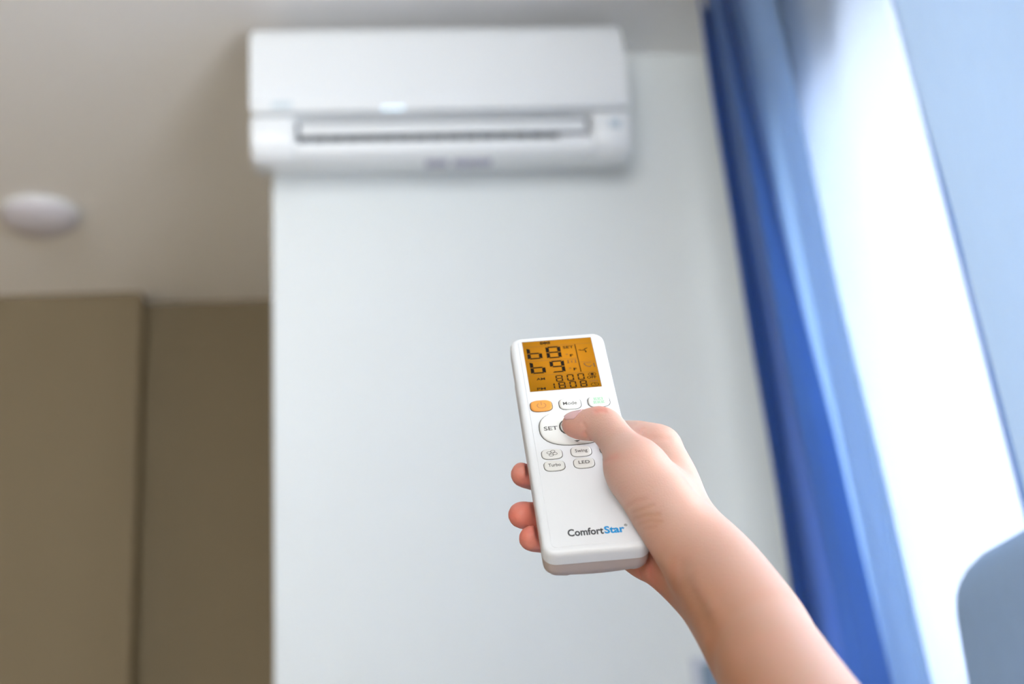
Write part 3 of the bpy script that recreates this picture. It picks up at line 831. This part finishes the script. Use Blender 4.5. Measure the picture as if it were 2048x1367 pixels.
# skin tint: fingertips, knuckle and palm side are redder
def near(p, r): return np.exp(-(np.linalg.norm(V3-p, axis=1)/r)**2)
for fch in fingers: red += .95*near(fch[-1][0], 13)
red += .55*near(pc(1150, 862, .69), 9) + .28*near(pc(1205, 815, .68), 7) + .35*near(pc(1290, 1145, .66), 16)
red += .25*near(pc(1300, 1180, .655), 22) + .16*near(pc(1380, 1040, .645), 12)
red = np.clip(red, 0, 1)
tan_shade = np.clip((PX[:, 1]-1010)/170, 0, 1)*np.clip((1.0-(PX[:, 0]-1330-(PX[:, 1]-1100)*.62)/190), 0, 1)  # wrist tan plus brownish shading of the lower-left side, put into skin colour
tan_shade = np.clip(tan_shade, 0, 1)
wn = c2w(V3/1000)
me2 = bpy.data.meshes.new('hand')
bm.to_mesh(me2); bm.free()
me2.vertices.foreach_set('co', wn.astype(np.float32).ravel())
at_ = me2.color_attributes.new('skin', 'FLOAT_COLOR', 'POINT')
cc = np.stack([red, tan_shade, np.clip(dark, 0, 1), np.ones(len(red))], 1).astype(np.float32)
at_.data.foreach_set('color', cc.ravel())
M_skin = bpy.data.materials.new('skin'); M_skin.use_nodes = True
nt = M_skin.node_tree; b = nt.nodes['Principled BSDF']
va = nt.nodes.new('ShaderNodeVertexColor'); va.layer_name = 'skin'
sp_ = nt.nodes.new('ShaderNodeSeparateColor'); nt.links.new(va.outputs[0], sp_.inputs[0])
def mixc(fac, a, bcol):
    n = nt.nodes.new('ShaderNodeMix'); n.data_type = 'RGBA'
    if hasattr(fac, 'links'): nt.links.new(fac, n.inputs[0])
    else: n.inputs[0].default_value = fac
    if isinstance(a, tuple): n.inputs[6].default_value = a
    else: nt.links.new(a, n.inputs[6])
    if isinstance(bcol, tuple): n.inputs[7].default_value = bcol
    else: nt.links.new(bcol, n.inputs[7])
    return n.outputs[2]
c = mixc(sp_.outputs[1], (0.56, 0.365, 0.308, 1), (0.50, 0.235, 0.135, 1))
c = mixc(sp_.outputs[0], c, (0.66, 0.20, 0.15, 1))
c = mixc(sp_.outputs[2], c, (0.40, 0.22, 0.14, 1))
tc = nt.nodes.new('ShaderNodeTexCoord')
n1 = nt.nodes.new('ShaderNodeTexNoise'); n1.inputs['Scale'].default_value = 60; n1.inputs['Detail'].default_value = 5
nt.links.new(tc.outputs['Object'], n1.inputs['Vector'])
rg = nt.nodes.new('ShaderNodeMapRange'); rg.inputs['From Min'].default_value = .35; rg.inputs['From Max'].default_value = .7
rg.inputs['To Max'].default_value = .22; nt.links.new(n1.outputs['Fac'], rg.inputs['Value'])
c = mixc(rg.outputs[0], c, (0.60, 0.28, 0.21, 1))
nt.links.new(c, b.inputs['Base Color'])
b.inputs['Roughness'].default_value = .48; b.inputs['Specular IOR Level'].default_value = .4
b.inputs['Subsurface Weight'].default_value = .35
b.inputs['Subsurface Radius'].default_value = (1.0, .35, .2)
b.inputs['Subsurface Scale'].default_value = .0045
n2 = nt.nodes.new('ShaderNodeTexVoronoi'); n2.inputs['Scale'].default_value = 1100
nt.links.new(tc.outputs['Object'], n2.inputs['Vector'])
bp = nt.nodes.new('ShaderNodeBump'); bp.inputs['Strength'].default_value = .22; bp.inputs['Distance'].default_value = .0003
nt.links.new(n2.outputs['Distance'], bp.inputs['Height']); nt.links.new(bp.outputs[0], b.inputs['Normal'])
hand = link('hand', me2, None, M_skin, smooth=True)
tag(hand, "person's right hand and bare forearm gripping the white remote, thumb on its buttons", 'hand')

# thumbnail: a patch of the thumb's own surface, lifted and rounded at the free edge
tipc = pc(1147, 849, .6895); midc = pc(1172, 850, .6865)
axis = midc-tipc; axis /= np.linalg.norm(axis)
upv = pc(1160, 815, .690)-pc(1160, 850, .688); upv -= axis*(upv@axis); upv /= np.linalg.norm(upv)
side = np.cross(axis, upv)
if side[2] > 0: side = -side         # side points towards the viewer
upv = upv*.86+side*.50; upv /= np.linalg.norm(upv); side = np.cross(axis, upv)
if side[2] > 0: side = -side
nu, nv = 15, 13; pts = []
for i in range(nu):
    for j in range(nv):
        u = i/(nu-1); v = -1+2*j/(nv-1)
        hw = 46*(1-.5*max(0, (u-.75)/.25)**2)*(1-.35*max(0, (.18-u)/.18)**2)
        a = math.radians(v*hw)
        o0 = tipc+axis*(-4.2+u*9.6+1.2*v*v*(1-u*1.6))
        dr = upv*math.cos(a)+side*math.sin(a)
        pts.append((o0, dr))
O_ = np.array([p for p, d in pts]); D_ = np.array([d for p, d in pts])
t = np.full(len(O_), 14.0)
for _ in range(40):
    t = t-np.clip(trilin(H_, O_+D_*t[:, None]), -1, 2)*.8
surf = O_+D_*(t+.12)[:, None]
surf = c2w(surf/1000)
nverts = surf.tolist(); nf_ = [(i*nv+j, (i+1)*nv+j, (i+1)*nv+j+1, i*nv+j+1) for i in range(nu-1) for j in range(nv-1)]
me3 = bpy.data.meshes.new('thumbnail'); me3.from_pydata(nverts, [], nf_)
M_nail = mat('nail', (0.68, 0.42, 0.43), .22, .5, noise=.03, nscale=300)
M_nail.node_tree.nodes['Principled BSDF'].inputs['Subsurface Weight'].default_value = .2
M_nail.node_tree.nodes['Principled BSDF'].inputs['Subsurface Scale'].default_value = .002
nail = link('thumbnail', me3, hand, M_nail, smooth=True)
sol = nail.modifiers.new('thickness', 'SOLIDIFY'); sol.thickness = .00035; sol.offset = 0
nail['label'] = 'pink thumbnail'
